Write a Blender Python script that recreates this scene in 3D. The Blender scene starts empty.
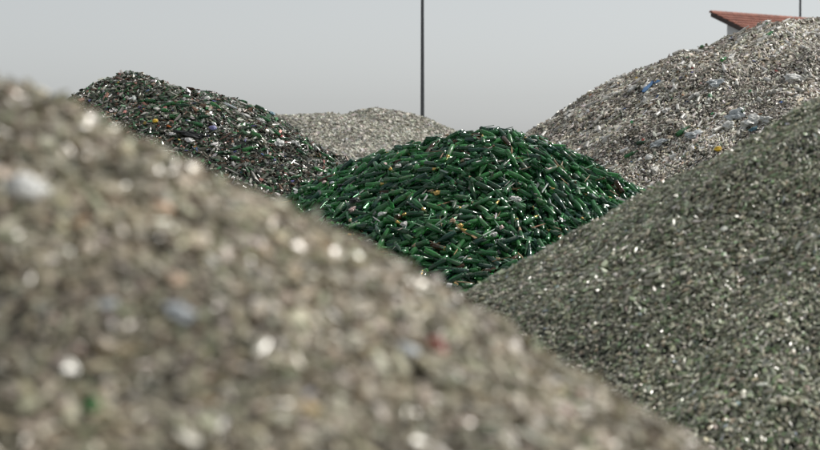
import bpy, bmesh, math, random
import numpy as np

# ------------------------------------------------------------------ scene, camera, light
S = bpy.context.scene
C = S.collection
RNG = np.random.default_rng(7)
random.seed(7)
R = math.radians

FPX = 2325.0            # focal length in pixels of an 820 px wide picture
CAMZ = 2.2
HOR = 160.0             # picture row of the horizon (of 450)
cam_d = bpy.data.cameras.new('camera')
cam = bpy.data.objects.new('camera', cam_d)
C.objects.link(cam)
cam_d.sensor_width = 36.0
cam_d.lens = FPX / 820.0 * 36.0
cam_d.clip_start = 0.1
cam_d.clip_end = 6000.0
PITCH = math.atan((225.0 - HOR) / FPX)
cam.location = (0, 0, CAMZ)
cam.rotation_euler = (math.pi / 2 - PITCH, 0, 0)
cam_d.dof.use_dof = True
cam_d.dof.focus_distance = 25.0
cam_d.dof.aperture_fstop = 4.1
S.camera = cam

SUN_ELEV, SUN_AZ = R(50), R(62)       # azimuth clockwise from +Y (the view direction)
sun_dir = np.array([math.sin(SUN_AZ) * math.cos(SUN_ELEV), math.cos(SUN_AZ) * math.cos(SUN_ELEV), math.sin(SUN_ELEV)])
W = bpy.data.worlds.new("World")
S.world = W
W.use_nodes = True
nt = W.node_tree
bg = nt.nodes['Background']
sky = nt.nodes.new('ShaderNodeTexSky')
sky.sky_type = 'NISHITA'
sky.sun_disc = False
sky.sun_elevation = SUN_ELEV
sky.sun_rotation = SUN_AZ
sky.air_density = 1.0
sky.dust_density = 1.0
sky.ozone_density = 2.0
hs = nt.nodes.new('ShaderNodeHueSaturation')
hs.inputs['Saturation'].default_value = 0.14
nt.links.new(sky.outputs[0], hs.inputs['Color'])
cool = nt.nodes.new('ShaderNodeMix'); cool.data_type = 'RGBA'; cool.blend_type = 'MULTIPLY'
cool.inputs[0].default_value = 1.0
cool.inputs[7].default_value = (0.975, 1.0, 1.018, 1)
nt.links.new(hs.outputs[0], cool.inputs[6])
nt.links.new(cool.outputs[2], bg.inputs['Color'])
bg.inputs['Strength'].default_value = 0.113

sl = bpy.data.lights.new('sun', 'SUN')
sl.energy = 3.5
sl.angle = R(0.6)
sl.color = (1.0, 0.955, 0.89)
so = bpy.data.objects.new('sun', sl)
C.objects.link(so)
so.rotation_euler = (math.pi / 2 - SUN_ELEV, 0, math.pi - SUN_AZ)
so.location = (20, 10, 30)

S.view_settings.view_transform = 'Standard'
S.view_settings.look = 'None'
S.view_settings.exposure = 0.0
S.view_settings.gamma = 1.0
S.view_settings.use_curve_mapping = False
S.render.engine = 'CYCLES'
S.cycles.use_denoising = True
S.cycles.max_bounces = 8
S.cycles.transmission_bounces = 6
S.cycles.sample_clamp_direct = 0
S.cycles.sample_clamp_indirect = 6
S.cycles.caustics_reflective = False
S.cycles.caustics_refractive = False

# ------------------------------------------------------------------ helpers
def at(px, py, D):
    """picture pixel (820 wide) at depth D -> world point (near-level camera)"""
    return np.array([(px - 410.0) / FPX * D, D, CAMZ + (HOR - py) / FPX * D])

CP, SP = math.cos(PITCH), math.sin(PITCH)
def project(P):
    P = np.asarray(P, float)
    x = P[..., 0]; y = P[..., 1]; z = P[..., 2] - CAMZ
    f = y * CP - z * SP
    u = y * SP + z * CP
    f = np.maximum(f, 1e-3)
    return 410 + FPX * x / f, 225 - FPX * u / f, f

def ray(px, py):
    dx = (px - 410) / FPX; du = (225 - py) / FPX
    d = np.array([dx, CP + du * SP, -SP + du * CP])
    return d / d[1]

def _hash(ix, iy, seed):
    n = (ix.astype(np.int64) * 374761393 + iy.astype(np.int64) * 668265263 + seed * 974711) & 0x7fffffff
    n = ((n ^ (n >> 13)) * 1274126177) & 0x7fffffff
    n = n ^ (n >> 16)
    return (n & 0xffff) / 65535.0 * 2 - 1

def vnoise(x, y, seed=0):
    x = np.asarray(x, float); y = np.asarray(y, float)
    ix = np.floor(x); iy = np.floor(y)
    fx = x - ix; fy = y - iy
    fx = fx * fx * (3 - 2 * fx); fy = fy * fy * (3 - 2 * fy)
    a = _hash(ix, iy, seed); b = _hash(ix + 1, iy, seed)
    c = _hash(ix, iy + 1, seed); d = _hash(ix + 1, iy + 1, seed)
    return (a * (1 - fx) + b * fx) * (1 - fy) + (c * (1 - fx) + d * fx) * fy

def fbm(x, y, sc, seed=0, octv=4):
    r = 0; a = 1.0; t = 0
    for k in range(octv):
        r = r + a * vnoise(x / sc, y / sc, seed + 17 * k)
        t += a; a *= 0.5; sc *= 0.5
    return r / t

class Heap:
    def __init__(self, ridge, slope, r0, amp, sc, seed, rill=0.0):
        self.ridge = [np.array(p, float) for p in ridge]
        self.slope, self.r0, self.amp, self.sc, self.seed, self.rill = slope, r0, amp, sc, seed, rill
    def h(self, x, y):
        x = np.asarray(x, float); y = np.asarray(y, float)
        best = np.full(np.broadcast(x, y).shape, -1e9)
        rd = self.ridge if len(self.ridge) > 1 else self.ridge * 2
        wob = 1 + 0.06 * vnoise(x / (self.sc * 2.2), y / (self.sc * 2.2), self.seed + 5)
        for a, b in zip(rd[:-1], rd[1:]):
            d = b[:2] - a[:2]; L2 = max(1e-9, float(d @ d))
            t = np.clip(((x - a[0]) * d[0] + (y - a[1]) * d[1]) / L2, 0, 1)
            qx = a[0] + t * d[0]; qy = a[1] + t * d[1]; qz = a[2] + t * (b[2] - a[2])
            dist = np.hypot(x - qx, y - qy)
            best = np.maximum(best, qz - self.slope * wob * (np.sqrt(dist ** 2 + self.r0 ** 2) - self.r0))
        best = best + self.amp * fbm(x, y, self.sc, self.seed) + self.amp * .32 * fbm(x, y, self.sc * .22, self.seed + 3, 3)
        if self.rill:
            c = self.ridge[len(self.ridge) // 2]
            ang = np.arctan2(y - c[1], x - c[0])
            best = best + self.rill * vnoise(ang * 14, np.hypot(x - c[0], y - c[1]) * 0.25, self.seed + 9)
        return best
    def grad(self, x, y, e=0.05):
        return ((self.h(x + e, y) - self.h(x - e, y)) / (2 * e), (self.h(x, y + e) - self.h(x, y - e)) / (2 * e))
    def hit(self, px, py, d0, d1, n=1500):
        d = ray(px, py); t = np.linspace(d0, d1, n)
        hh = self.h(d[0] * t, d[1] * t); z = CAMZ + d[2] * t
        k = np.nonzero(z <= hh)[0]
        if len(k) == 0:      # just over the crest: step down onto the heap
            return self.hit(px, py + 1.5, d0, d1, n)
        t = t[k[0]]
        return np.array([d[0] * t, t, CAMZ + d[2] * t])

# --- materials
def principled(name, col=(0.5, 0.5, 0.5), rough=0.5, spec=0.5, metal=0.0, trans=0.0, ior=1.45):
    m = bpy.data.materials.new(name); m.use_nodes = True
    b = m.node_tree.nodes['Principled BSDF']
    b.inputs['Base Color'].default_value = (*col, 1)
    b.inputs['Roughness'].default_value = rough
    b.inputs['Specular IOR Level'].default_value = spec
    b.inputs['Metallic'].default_value = metal
    b.inputs['Transmission Weight'].default_value = trans
    b.inputs['IOR'].default_value = ior
    return m

def add_noise(m, scale=8.0, amt=0.25, bump=0.0, detail=6.0, rough_var=0.0, coords='Object', stretch=None):
    """procedural value variation (and bump) on top of the base colour"""
    nt = m.node_tree; b = nt.nodes['Principled BSDF']
    tc = nt.nodes.new('ShaderNodeTexCoord')
    mp = nt.nodes.new('ShaderNodeMapping')
    if stretch: mp.inputs['Scale'].default_value = stretch
    n = nt.nodes.new('ShaderNodeTexNoise')
    n.inputs['Scale'].default_value = scale; n.inputs['Detail'].default_value = detail
    nt.links.new(tc.outputs[coords], mp.inputs[0]); nt.links.new(mp.outputs[0], n.inputs['Vector'])
    mr = nt.nodes.new('ShaderNodeMapRange')
    mr.inputs['From Min'].default_value = 0.3; mr.inputs['From Max'].default_value = 0.7
    mr.inputs['To Min'].default_value = 1 - amt; mr.inputs['To Max'].default_value = 1 + amt
    nt.links.new(n.outputs['Fac'], mr.inputs['Value'])
    mx = nt.nodes.new('ShaderNodeMix'); mx.data_type = 'RGBA'; mx.blend_type = 'MULTIPLY'
    mx.inputs[0].default_value = 1.0
    src = b.inputs['Base Color']
    if src.is_linked:
        nt.links.new(src.links[0].from_socket, mx.inputs[6])
    else:
        mx.inputs[6].default_value = src.default_value[:]
    nt.links.new(mr.outputs[0], mx.inputs[7])
    nt.links.new(mx.outputs[2], b.inputs['Base Color'])
    if rough_var:
        r0 = b.inputs['Roughness'].default_value
        m2 = nt.nodes.new('ShaderNodeMapRange')
        m2.inputs['From Min'].default_value = 0.3; m2.inputs['From Max'].default_value = 0.7
        m2.inputs['To Min'].default_value = max(0.02, r0 - rough_var); m2.inputs['To Max'].default_value = r0 + rough_var
        nt.links.new(n.outputs['Fac'], m2.inputs['Value']); nt.links.new(m2.outputs[0], b.inputs['Roughness'])
    if bump:
        bp = nt.nodes.new('ShaderNodeBump'); bp.inputs['Strength'].default_value = bump
        bp.inputs['Distance'].default_value = 0.02
        nt.links.new(n.outputs['Fac'], bp.inputs['Height']); nt.links.new(bp.outputs[0], b.inputs['Normal'])
    return m

def tint_mat(name, rough=0.2, spec=0.5, trans=0.0, scale=30.0, amt=0.3):
    """base colour from the per-fragment tint stored on the mesh"""
    m = principled(name, rough=rough, spec=spec, trans=trans)
    nt = m.node_tree; b = nt.nodes['Principled BSDF']
    a = nt.nodes.new('ShaderNodeAttribute'); a.attribute_name = 'tint'
    nt.links.new(a.outputs['Color'], b.inputs['Base Color'])
    add_noise(m, scale=scale, amt=amt)
    return m

# --- numpy mesh assembling
class Tmpl:
    def __init__(self, verts, faces):
        self.v = np.array(verts, float)
        self.tot = np.array([len(f) for f in faces], np.int64)
        self.idx = np.concatenate([np.array(f, np.int64) for f in faces])

class Acc:
    def __init__(self): self.V = []; self.T = []; self.I = []; self.Cc = []; self.n = 0
    def add(self, tm, M, T, col):
        """tm stamped k times: M (k,3,3) columns = axes*size, T (k,3), col (k,3)"""
        k = len(T)
        if k == 0: return
        v = np.einsum('kij,nj->kni', M, tm.v) + T[:, None, :]
        n = len(tm.v)
        self.V.append(v.reshape(-1, 3))
        off = (np.arange(k) * n + self.n)[:, None]
        self.I.append((tm.idx[None, :] + off).ravel())
        self.T.append(np.tile(tm.tot, k))
        self.Cc.append(np.repeat(col, n, axis=0))
        self.n += k * n
    def mesh(self, name, smooth=False):
        V = np.concatenate(self.V); I = np.concatenate(self.I); T = np.concatenate(self.T); Cc = np.concatenate(self.Cc)
        me = bpy.data.meshes.new(name)
        me.vertices.add(len(V)); me.vertices.foreach_set('co', V.astype(np.float32).ravel())
        me.loops.add(len(I)); me.loops.foreach_set('vertex_index', I.astype(np.int32))
        me.polygons.add(len(T))
        st = np.concatenate([[0], np.cumsum(T)[:-1]]).astype(np.int32)
        me.polygons.foreach_set('loop_start', st)
        me.update(calc_edges=True)
        at_ = me.attributes.new('tint', 'FLOAT_COLOR', 'POINT')
        c4 = np.ones((len(V), 4), np.float32); c4[:, :3] = Cc
        at_.data.foreach_set('color', c4.ravel())
        if smooth: me.shade_smooth()
        else: me.shade_flat()
        return me

def link(name, me, mat=None, parent=None, label=None, cat=None, group=None, kind=None):
    o = bpy.data.objects.new(name, me); C.objects.link(o)
    if mat is not None: me.materials.append(mat)
    if parent is not None: o.parent = parent
    tag(o, label, cat, group, kind)
    return o
def tag(o, label=None, cat=None, group=None, kind=None):
    if label: o['label'] = label
    if cat: o['category'] = cat
    if group: o['group'] = group
    if kind: o['kind'] = kind
def empty(name, loc, rz=0, **k):
    o = bpy.data.objects.new(name, None); C.objects.link(o)
    o.location = loc; o.rotation_euler = (0, 0, rz); tag(o, **k)
    return o
def bm_obj(name, bm, mat, parent=None, smooth=False, **k):
    me = bpy.data.meshes.new(name); bm.normal_update(); bm.to_mesh(me); bm.free()
    if smooth: me.shade_smooth()
    return link(name, me, mat, parent, **k)
def add_box(bm, x0, x1, y0, y1, z0, z1):
    vs = [bm.verts.new(p) for p in ((x0,y0,z0),(x1,y0,z0),(x1,y1,z0),(x0,y1,z0),(x0,y0,z1),(x1,y0,z1),(x1,y1,z1),(x0,y1,z1))]
    for f in ((0,3,2,1),(4,5,6,7),(0,1,5,4),(1,2,6,5),(2,3,7,6),(3,0,4,7)):
        bm.faces.new([vs[i] for i in f])

def lathe(profile, seg, jag=None, cap0=True, cap1=True, bend=0.0):
    """profile [(r,z)...] -> verts, faces round the z axis"""
    V = []; F = []
    for j, (r, z) in enumerate(profile):
        for i in range(seg):
            a = 2 * math.pi * i / seg
            zz = z + (jag[i] if jag is not None and j in jag_rows(profile, jag) else 0)
            V.append((r * math.cos(a), r * math.sin(a), zz))
    for j in range(len(profile) - 1):
        for i in range(seg):
            i2 = (i + 1) % seg
            F.append((j*seg+i, j*seg+i2, (j+1)*seg+i2, (j+1)*seg+i))
    if cap0: F.append(tuple(reversed(range(seg))))
    if cap1: F.append(tuple((len(profile)-1)*seg+i for i in range(seg)))
    return V, F
def jag_rows(profile, jag): return JAGROWS
JAGROWS = ()

# --- shard templates
def shard_tmpl(rs, n=5, th=0.16, curve=0.25):
    a = np.sort(rs.random(n) * 2 * math.pi)
    a = np.linspace(0, 2 * math.pi, n, endpoint=False) + rs.normal(0, 0.28, n)
    r = 0.5 * rs.uniform(0.55, 1.15, n)
    x = r * np.cos(a) * rs.uniform(0.9, 1.35); y = r * np.sin(a) * rs.uniform(0.55, 0.95)
    z = -curve * (2 * y) ** 2 * 0.5
    top = [(x[i], y[i], z[i] + th / 2) for i in range(n)] + [(0.05 * rs.normal(), 0.05 * rs.normal(), th / 2 + curve * 0.12)]
    bot = [(x[i] * 0.96, y[i] * 0.96, z[i] - th / 2) for i in range(n)]
    F = [(i, (i + 1) % n, n) for i in range(n)]
    F += [(n + 1 + i, n + 1 + (i + 1) % n, (i + 1) % n, i) for i in range(n)]
    F += [tuple(n + 1 + i for i in reversed(range(n)))]
    return Tmpl(top + bot, F)
def curved_tmpl(rs):
    """a piece of bottle wall: arc of a cylinder with broken edges"""
    na, nl = 5, 3; arc = rs.uniform(.7, 1.6); Rr = .5 / math.sin(min(arc, 1.5) / 2 + .3); th = .07
    ln_ = rs.uniform(.36, .62); sk = rs.normal(0, .15)
    V = []
    for off in (0, -th):
        for j in range(nl):
            for i in range(na):
                a = (i / (na - 1) - .5) * arc
                e = rs.normal(0, .07) if (j in (0, nl - 1) or i in (0, na - 1)) and off == 0 else 0
                if off: base = V[j * na + i]; V.append((base[0] * .97, base[1] * .93, base[2] - th)); continue
                V.append(((j / (nl - 1) - .5) * 2 * ln_ + e + sk * a, Rr * .6 * math.sin(a) + e * .6, Rr * .6 * (math.cos(a) - math.cos(arc / 2 * .6))))
    n = na * nl; F = []
    for j in range(nl - 1):
        for i in range(na - 1):
            q = (j*na+i, (j+1)*na+i, (j+1)*na+i+1, j*na+i+1)
            F.append(tuple(reversed(q))); F.append(tuple(n + t for t in q))
    ring = [i for i in range(na)] + [j*na+na-1 for j in range(1, nl)] + [(nl-1)*na+i for i in range(na-2, -1, -1)] + [j*na for j in range(nl-2, 0, -1)]
    for a, b in zip(ring, ring[1:] + ring[:1]): F.append((b, a, n + a, n + b))
    return Tmpl(V, F)
def chunk_tmpl(rs):
    c = np.array([(x, y, z) for z in (-.5, .5) for y in (-.5, .5) for x in (-.5, .5)], float)
    c = c * rs.uniform(0.6, 1.1, (8, 1)) + rs.normal(0, 0.1, (8, 3))
    c[:, 2] *= 0.5
    F = [(0,2,3,1),(4,5,7,6),(0,1,5,4),(1,3,7,5),(3,2,6,7),(2,0,4,6)]
    return Tmpl(c, F)
RS = np.random.default_rng(3)
SHARDS = [shard_tmpl(RS, n=int(RS.integers(4, 7)), th=RS.uniform(0.1, 0.22), curve=RS.uniform(0, 0.5)) for _ in range(14)]
CURVED = [curved_tmpl(RS) for _ in range(8)]
MIXED = SHARDS + CURVED
CHUNKS = [chunk_tmpl(RS) for _ in range(10)]

half = sun_dir + np.array([0, -1.0, 0.04]); half /= np.linalg.norm(half)

def frames(n, phi):
    """orthonormal frames: n (k,3) normals, phi in-plane angle about n measured from the world x-ish tangent"""
    n = n / np.linalg.norm(n, axis=1, keepdims=True)
    ref = np.tile(np.array([1.0, 0, 0]), (len(n), 1))
    t = ref - n * np.sum(ref * n, axis=1, keepdims=True); t /= np.linalg.norm(t, axis=1, keepdims=True)
    b = np.cross(n, t)
    c = np.cos(phi)[:, None]; s = np.sin(phi)[:, None]
    return t * c + b * s, -t * s + b * c, n

def ln(v): return math.log(v)
def lognorm(rs, mu, sg, k): return np.exp(np.clip(rs.normal(0, sg, k), -2 * sg, 1.9 * sg) + mu)

def scatter(acc, hf, gradf, x, y, size, palette, weights, tilt=0.5, thick=(0.6, 1.2), elong=(0.8, 1.3), tmpls=None,
            lift=0.15, depth=0.5, align=None, glint=0.004, seed=0, vary=0.2, patch=0.0, psc=1.0, sort=0.0):
    """spread k fragments over a surface hf at (x, y)"""
    rs = np.random.default_rng(seed); k = len(x)
    size = size * np.exp(sort * fbm(x + .3 * y, y, psc * .8, seed + 77, 3)) if sort else size
    gx, gy = gradf(x, y)
    n = np.stack([-gx, -gy, np.ones(k)], 1); n /= np.linalg.norm(n, axis=1, keepdims=True)
    nn = n + np.clip(rs.normal(0, tilt, (k, 3)), -1.5 * tilt, 1.5 * tilt)
    g = rs.random(k) < glint
    nn[g] = half + rs.normal(0, 0.06, (g.sum(), 3))
    if align is None: phi = rs.uniform(0, 2 * math.pi, k)
    else:
        phi = np.arctan2(gy * np.sqrt(1 + gx*gx), gx) + rs.normal(0, align, k)
    X, Y, N = frames(nn, phi)
    z = hf(x, y)
    T = np.stack([x, y, z], 1) + n * (size * (lift - depth * rs.random(k)))[:, None]
    el = rs.uniform(elong[0], elong[1], k); el[g] = 1.0
    M = np.stack([X * (size * el)[:, None], Y * (size / np.sqrt(el))[:, None], N * (size * rs.uniform(thick[0], thick[1], k))[:, None]], 2)
    pal = np.array(palette, float); w = np.array(weights, float); w /= w.sum()
    col = pal[rs.choice(len(pal), k, p=w)]
    col = col * np.exp(np.clip(rs.normal(0, vary, (k, 1)), -.7, .6)) * np.exp(rs.normal(0, 0.04, (k, 3)))
    if patch:      # drifts of cleaner and dirtier material
        col = col * np.exp(patch * fbm(x * 1.0 + .5 * y, y - .5 * x, psc, seed + 50, 4))[:, None]
    tmpls = tmpls or SHARDS
    which = rs.integers(0, len(tmpls), k)
    for i, tm in enumerate(tmpls):
        s = which == i
        acc.add(tm, M[s], T[s], np.clip(col[s], 0, 0.95))

def surface_sheet(acc, hf, xs, ys, col, drop=0.0):
    """the body of a heap: a height-field sheet running down to below the ground"""
    XX, YY = np.meshgrid(xs, ys)
    Z = np.maximum(hf(XX, YY) - drop, -0.3)
    nx, ny = len(xs), len(ys)
    V = np.stack([XX.ravel(), YY.ravel(), Z.ravel()], 1)
    i = np.arange(nx - 1); j = np.arange(ny - 1)
    I, J = np.meshgrid(i, j); a = (J * nx + I).ravel()
    Fq = np.stack([a, a + 1, a + nx + 1, a + nx], 1)
    acc.V.append(V); acc.I.append((Fq + acc.n).ravel()); acc.T.append(np.full(len(Fq), 4, np.int64))
    acc.Cc.append(np.tile(np.array(col, float), (len(V), 1))); acc.n += len(V)

# ------------------------------------------------------------------ ground
bm = bmesh.new()
vs = [bm.verts.new(p) for p in ((-2500, -2500, 0), (2500, -2500, 0), (2500, 4500, 0), (-2500, 4500, 0))]
bm.faces.new(vs)
gm = principled('concrete_yard', (0.24, 0.23, 0.21), 0.85, 0.3)
add_noise(gm, scale=0.6, amt=0.3, bump=0.2, detail=10)
bm_obj('ground', bm, gm, kind='structure')

# ------------------------------------------------------------------ the heaps (height fields)
GREEN = Heap([at(400, 146, 25.6), at(445, 137, 25.2), at(490, 127, 25), at(508, 130, 25.1)], 0.62, 0.45, 0.06, 0.9, 11)
NEAR = Heap([(-1.15, 4.0, 2.50), (-0.80, 3.75, 2.345)], 0.575, 0.25, 0.035, 0.35, 21)
RIGHT = Heap([at(905, 84, 12.6), at(1010, 62, 13.4)], 0.62, 0.5, 0.08, 0.8, 31, rill=0.04)
GREY = Heap([at(775, 30, 36.5), at(850, 26, 37), at(930, 27, 38)], 0.66, 1.8, 0.20, 1.6, 41, rill=0.07)
DARK = Heap([at(130, 80, 30), at(192, 88, 29.5)], 0.68, 0.7, 0.14, 1.2, 51)
FAR = Heap([at(288, 114, 60), at(318, 113, 60)], 0.30, 1.5, 0.10, 2.0, 61)
FAR2 = Heap([at(378, 109, 61), at(388, 111, 61)], 0.50, 1.0, 0.08, 2.0, 71)
def far_h(x, y): return np.maximum(FAR.h(x, y), FAR2.h(x, y))
def numgrad(f, e=0.05):
    return lambda x, y: ((f(x + e, y) - f(x - e, y)) / (2*e), (f(x, y + e) - f(x, y - e)) / (2*e))

# ------------------------------------------------------------------ foreground heap: mixed cullet, far out of focus
P_near = [(0.423, 0.376, 0.272), (0.502, 0.451, 0.346), (0.347, 0.310, 0.233), (0.259, 0.216, 0.151), (0.125, 0.113, 0.084), (0.261, 0.271, 0.178), (0.638, 0.593, 0.509), (0.361, 0.273, 0.155), (0.351, 0.358, 0.347)]
W_near = [28, 20, 20, 11, 8, 7, 3, 1.5, 1]
acc = Acc()
surface_sheet(acc, NEAR.h, np.arange(-3.4, 3.0, 0.04), np.arange(0.9, 8, 0.04), (.16, .145, .12), 0.02)
rs = np.random.default_rng(100)
def region(n, x0, x1, y0, y1, rs): return rs.uniform(x0, x1, n), rs.uniform(y0, y1, n)
x, y = region(75000, -1.35, 0.95, 2.0, 4.4, rs)
scatter(acc, NEAR.h, NEAR.grad, x, y, lognorm(rs, ln(0.017), 0.4, len(x)), P_near, W_near, tilt=0.42, tmpls=MIXED, seed=101, glint=0.0025, vary=.12, lift=.35, depth=.9, patch=.5, psc=.12)
x, y = region(140, -1.35, 0.95, 2.0, 4.4, rs)
scatter(acc, NEAR.h, NEAR.grad, x, y, rs.uniform(0.035, 0.06, len(x)), P_near[:6], W_near[:6], tilt=0.35, tmpls=MIXED, seed=102, glint=0.005, lift=.2, depth=.4)
m = tint_mat('mixed_cullet', rough=0.3, spec=.5, scale=60)
link('glass_shard_heap', acc.mesh('glass_shard_heap'), m, label='blurred beige and grey heap of broken glass filling the lower left foreground',
     cat='glass heap', kind='stuff')

# ------------------------------------------------------------------ right-hand heap: fine grey-green cullet
P_right = [(0.315, 0.320, 0.240), (0.432, 0.421, 0.327), (0.212, 0.241, 0.156), (0.131, 0.134, 0.096), (0.553, 0.536, 0.445), (0.217, 0.295, 0.160), (0.305, 0.262, 0.184), (0.741, 0.725, 0.634), (0.354, 0.414, 0.439)]
W_right = [32, 20, 16, 10, 7, 8, 5, 2, .5]
acc = Acc()
surface_sheet(acc, RIGHT.h, np.arange(-2.6, 9, 0.06), np.arange(7.5, 19, 0.06), (.06, .065, .05), 0.03)
rs = np.random.default_rng(110)
x, y = region(260000, -0.6, 3.7, 8.6, 14.4, rs)
keep = RIGHT.h(x, y) > 0.2
x, y = x[keep], y[keep]
scatter(acc, RIGHT.h, RIGHT.grad, x, y, lognorm(rs, ln(0.0175), 0.4, len(x)), P_right, W_right, tilt=0.36, seed=111, patch=.3, psc=.7, sort=.5, glint=0.0012, elong=(0.9, 1.6), align=0.7, lift=.3, depth=.8, vary=.2)
m = tint_mat('green_grey_cullet', rough=0.28, scale=40)
link('glass_shard_heap', acc.mesh('glass_shard_heap'), m, label='grey-green heap of fine broken glass along the right edge, in front of the bottle heap',
     cat='glass heap', kind='stuff')

# ------------------------------------------------------------------ big grey heap behind: clear glass, jars and waste
P_grey = [(0.553, 0.519, 0.448), (0.671, 0.633, 0.555), (0.413, 0.381, 0.317), (0.193, 0.171, 0.133), (0.068, 0.057, 0.048), (0.450, 0.387, 0.293), (0.815, 0.778, 0.708), (0.190, 0.219, 0.155), (0.259, 0.175, 0.121)]
W_grey = [28, 20, 20, 10, 4, 9, 4, 2, 1]
RARE = [(.30,.06,.05), (.05,.10,.25), (.40,.30,.07), (.04,.17,.07), (.07,.07,.20), (.32,.16,.07)]
# ------------------------------------------------------------------ bottles: profiles, templates
BOTTLES = {
 'claret':   dict(L=.300, r=.0375, p=[(.020,.012),(.033,.0),(.0375,.006),(.0375,.185),(.0350,.200),(.0270,.214),(.0165,.226),(.0140,.245),(.0138,.284),(.0155,.285),(.0155,.297),(.0130,.300),(.009,.298),(.009,.270)]),
 'sloping':  dict(L=.296, r=.0415, p=[(.020,.016),(.036,.0),(.0415,.008),(.0415,.130),(.0395,.155),(.0340,.180),(.0265,.203),(.0190,.226),(.0150,.248),(.0140,.282),(.0158,.283),(.0158,.293),(.0130,.296),(.009,.294),(.009,.268)]),
 'sekt':     dict(L=.315, r=.0440, p=[(.022,.022),(.038,.0),(.0440,.008),(.0440,.125),(.0415,.155),(.0350,.185),(.0260,.212),(.0185,.240),(.0150,.265),(.0145,.292),(.0175,.293),(.0175,.304),(.0140,.306),(.0130,.315),(.009,.313),(.009,.285)]),
 'flute':    dict(L=.330, r=.0365, p=[(.018,.010),(.031,.0),(.0365,.006),(.0365,.130),(.0345,.160),(.0300,.195),(.0235,.235),(.0170,.270),(.0140,.295),(.0135,.316),(.0152,.317),(.0152,.328),(.0125,.330),(.009,.328),(.009,.300)]),
 'beer':     dict(L=.230, r=.0300, p=[(.016,.008),(.026,.0),(.0300,.005),(.0300,.130),(.0285,.146),(.0225,.165),(.0165,.185),(.0132,.205),(.0128,.222),(.0140,.223),(.0140,.229),(.0120,.230),(.008,.228),(.008,.21)]),
 'water':    dict(L=.270, r=.0390, p=[(.020,.012),(.033,.0),(.0390,.006),(.0390,.090),(.0370,.100),(.0370,.130),(.0390,.140),(.0385,.170),(.0320,.200),(.0220,.226),(.0150,.244),(.0140,.262),(.0155,.263),(.0150,.270),(.010,.268),(.010,.25)]),
}
BS = 0.80
for b_ in BOTTLES.values():
    b_['L'] *= BS; b_['r'] *= BS * .84; b_['p'] = [(q * BS * .84, w * BS) for q, w in b_['p']]
def broken_body(r, L, seg, rs, th=.004):
    """bottle body whose neck has snapped off: open, jagged rim, hollow"""
    V = []; F = []
    jag = rs.uniform(-.035, .02, seg); jag = (jag + np.roll(jag, 1)) / 2
    rows = [(r*.5, .012), (r*.88, 0), (r, .006), (r, L*.45), (r, L)]
    inner = [(r-th, L), (r-th, .016), (r*.4, .022)]
    allr = rows + inner
    for j, (rr, z) in enumerate(allr):
        for i in range(seg):
            a = 2*math.pi*i/seg
            V.append((rr*math.cos(a), rr*math.sin(a), z + (jag[i] if j in (4, 5) else 0)))
    for j in range(len(allr)-1):
        for i in range(seg):
            i2 = (i+1) % seg
            F.append((j*seg+i, j*seg+i2, (j+1)*seg+i2, (j+1)*seg+i))
    F.append(tuple(reversed(range(seg)))); F.append(tuple((len(allr)-1)*seg+i for i in range(seg)))
    return V, F
def bottle_tmpl(kind, seg):
    b = BOTTLES[kind]
    V, F = lathe(b['p'], seg)
    V = np.array(V); V[:, 2] -= b['L'] / 2
    return Tmpl(V, F)
TM = {}
for kname in BOTTLES: TM[kname] = bottle_tmpl(kname, 16)
for i in range(3):
    L = (.13, .10, .15)[i]; r = (.028, .031, .025)[i]
    BOTTLES['broken%d' % i] = dict(L=L, r=r, p=[(r, 0), (r, L)])
    V, F = broken_body(r, L, 16, RS); V = np.array(V); V[:, 2] -= L / 2
    TM['broken%d' % i] = Tmpl(V, F)
KIND_WORD = {'claret': 'wine bottle', 'sloping': 'sloping wine bottle', 'sekt': 'stout wine bottle', 'flute': 'slender wine bottle',
             'beer': 'beer bottle', 'water': 'water bottle', 'broken0': 'neckless bottle', 'broken1': 'wide bottle stump', 'broken2': 'narrow bottle stump'}
KINDS = ['claret', 'sloping', 'sekt', 'flute', 'beer', 'water', 'broken0', 'broken1', 'broken2']
KW = np.array([20, 17, 8, 11, 12, 4, 11, 9, 9], float); KW /= KW.sum()

def radius_at(kind, s):
    b = BOTTLES[kind]; z = s + b['L'] / 2
    p = b['p'][1:]
    zs = np.array([q[1] for q in p]); rr = np.array([q[0] for q in p])
    o = np.argsort(zs); return np.interp(z, zs[o], rr[o])

# ------------------------------------------------------------------ the green bottle heap: bottles dropped one by one on a height grid
GX0, GX1, GY0, GY1, DX = -4.6, 4.8, 20.2, 27.2, 0.0125
gx = np.arange(GX0, GX1, DX); gy = np.arange(GY0, GY1, DX)
XX, YY = np.meshgrid(gx, gy)
TARGET = GREEN.h(XX, YY)
HG = TARGET - 0.15 + 0.02 * fbm(XX, YY, 0.12, 5)
core_H = HG.copy()
def gi(x, y): return (np.clip(((y - GY0) / DX), 0, len(gy) - 1).astype(int), np.clip(((x - GX0) / DX), 0, len(gx) - 1).astype(int))

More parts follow.
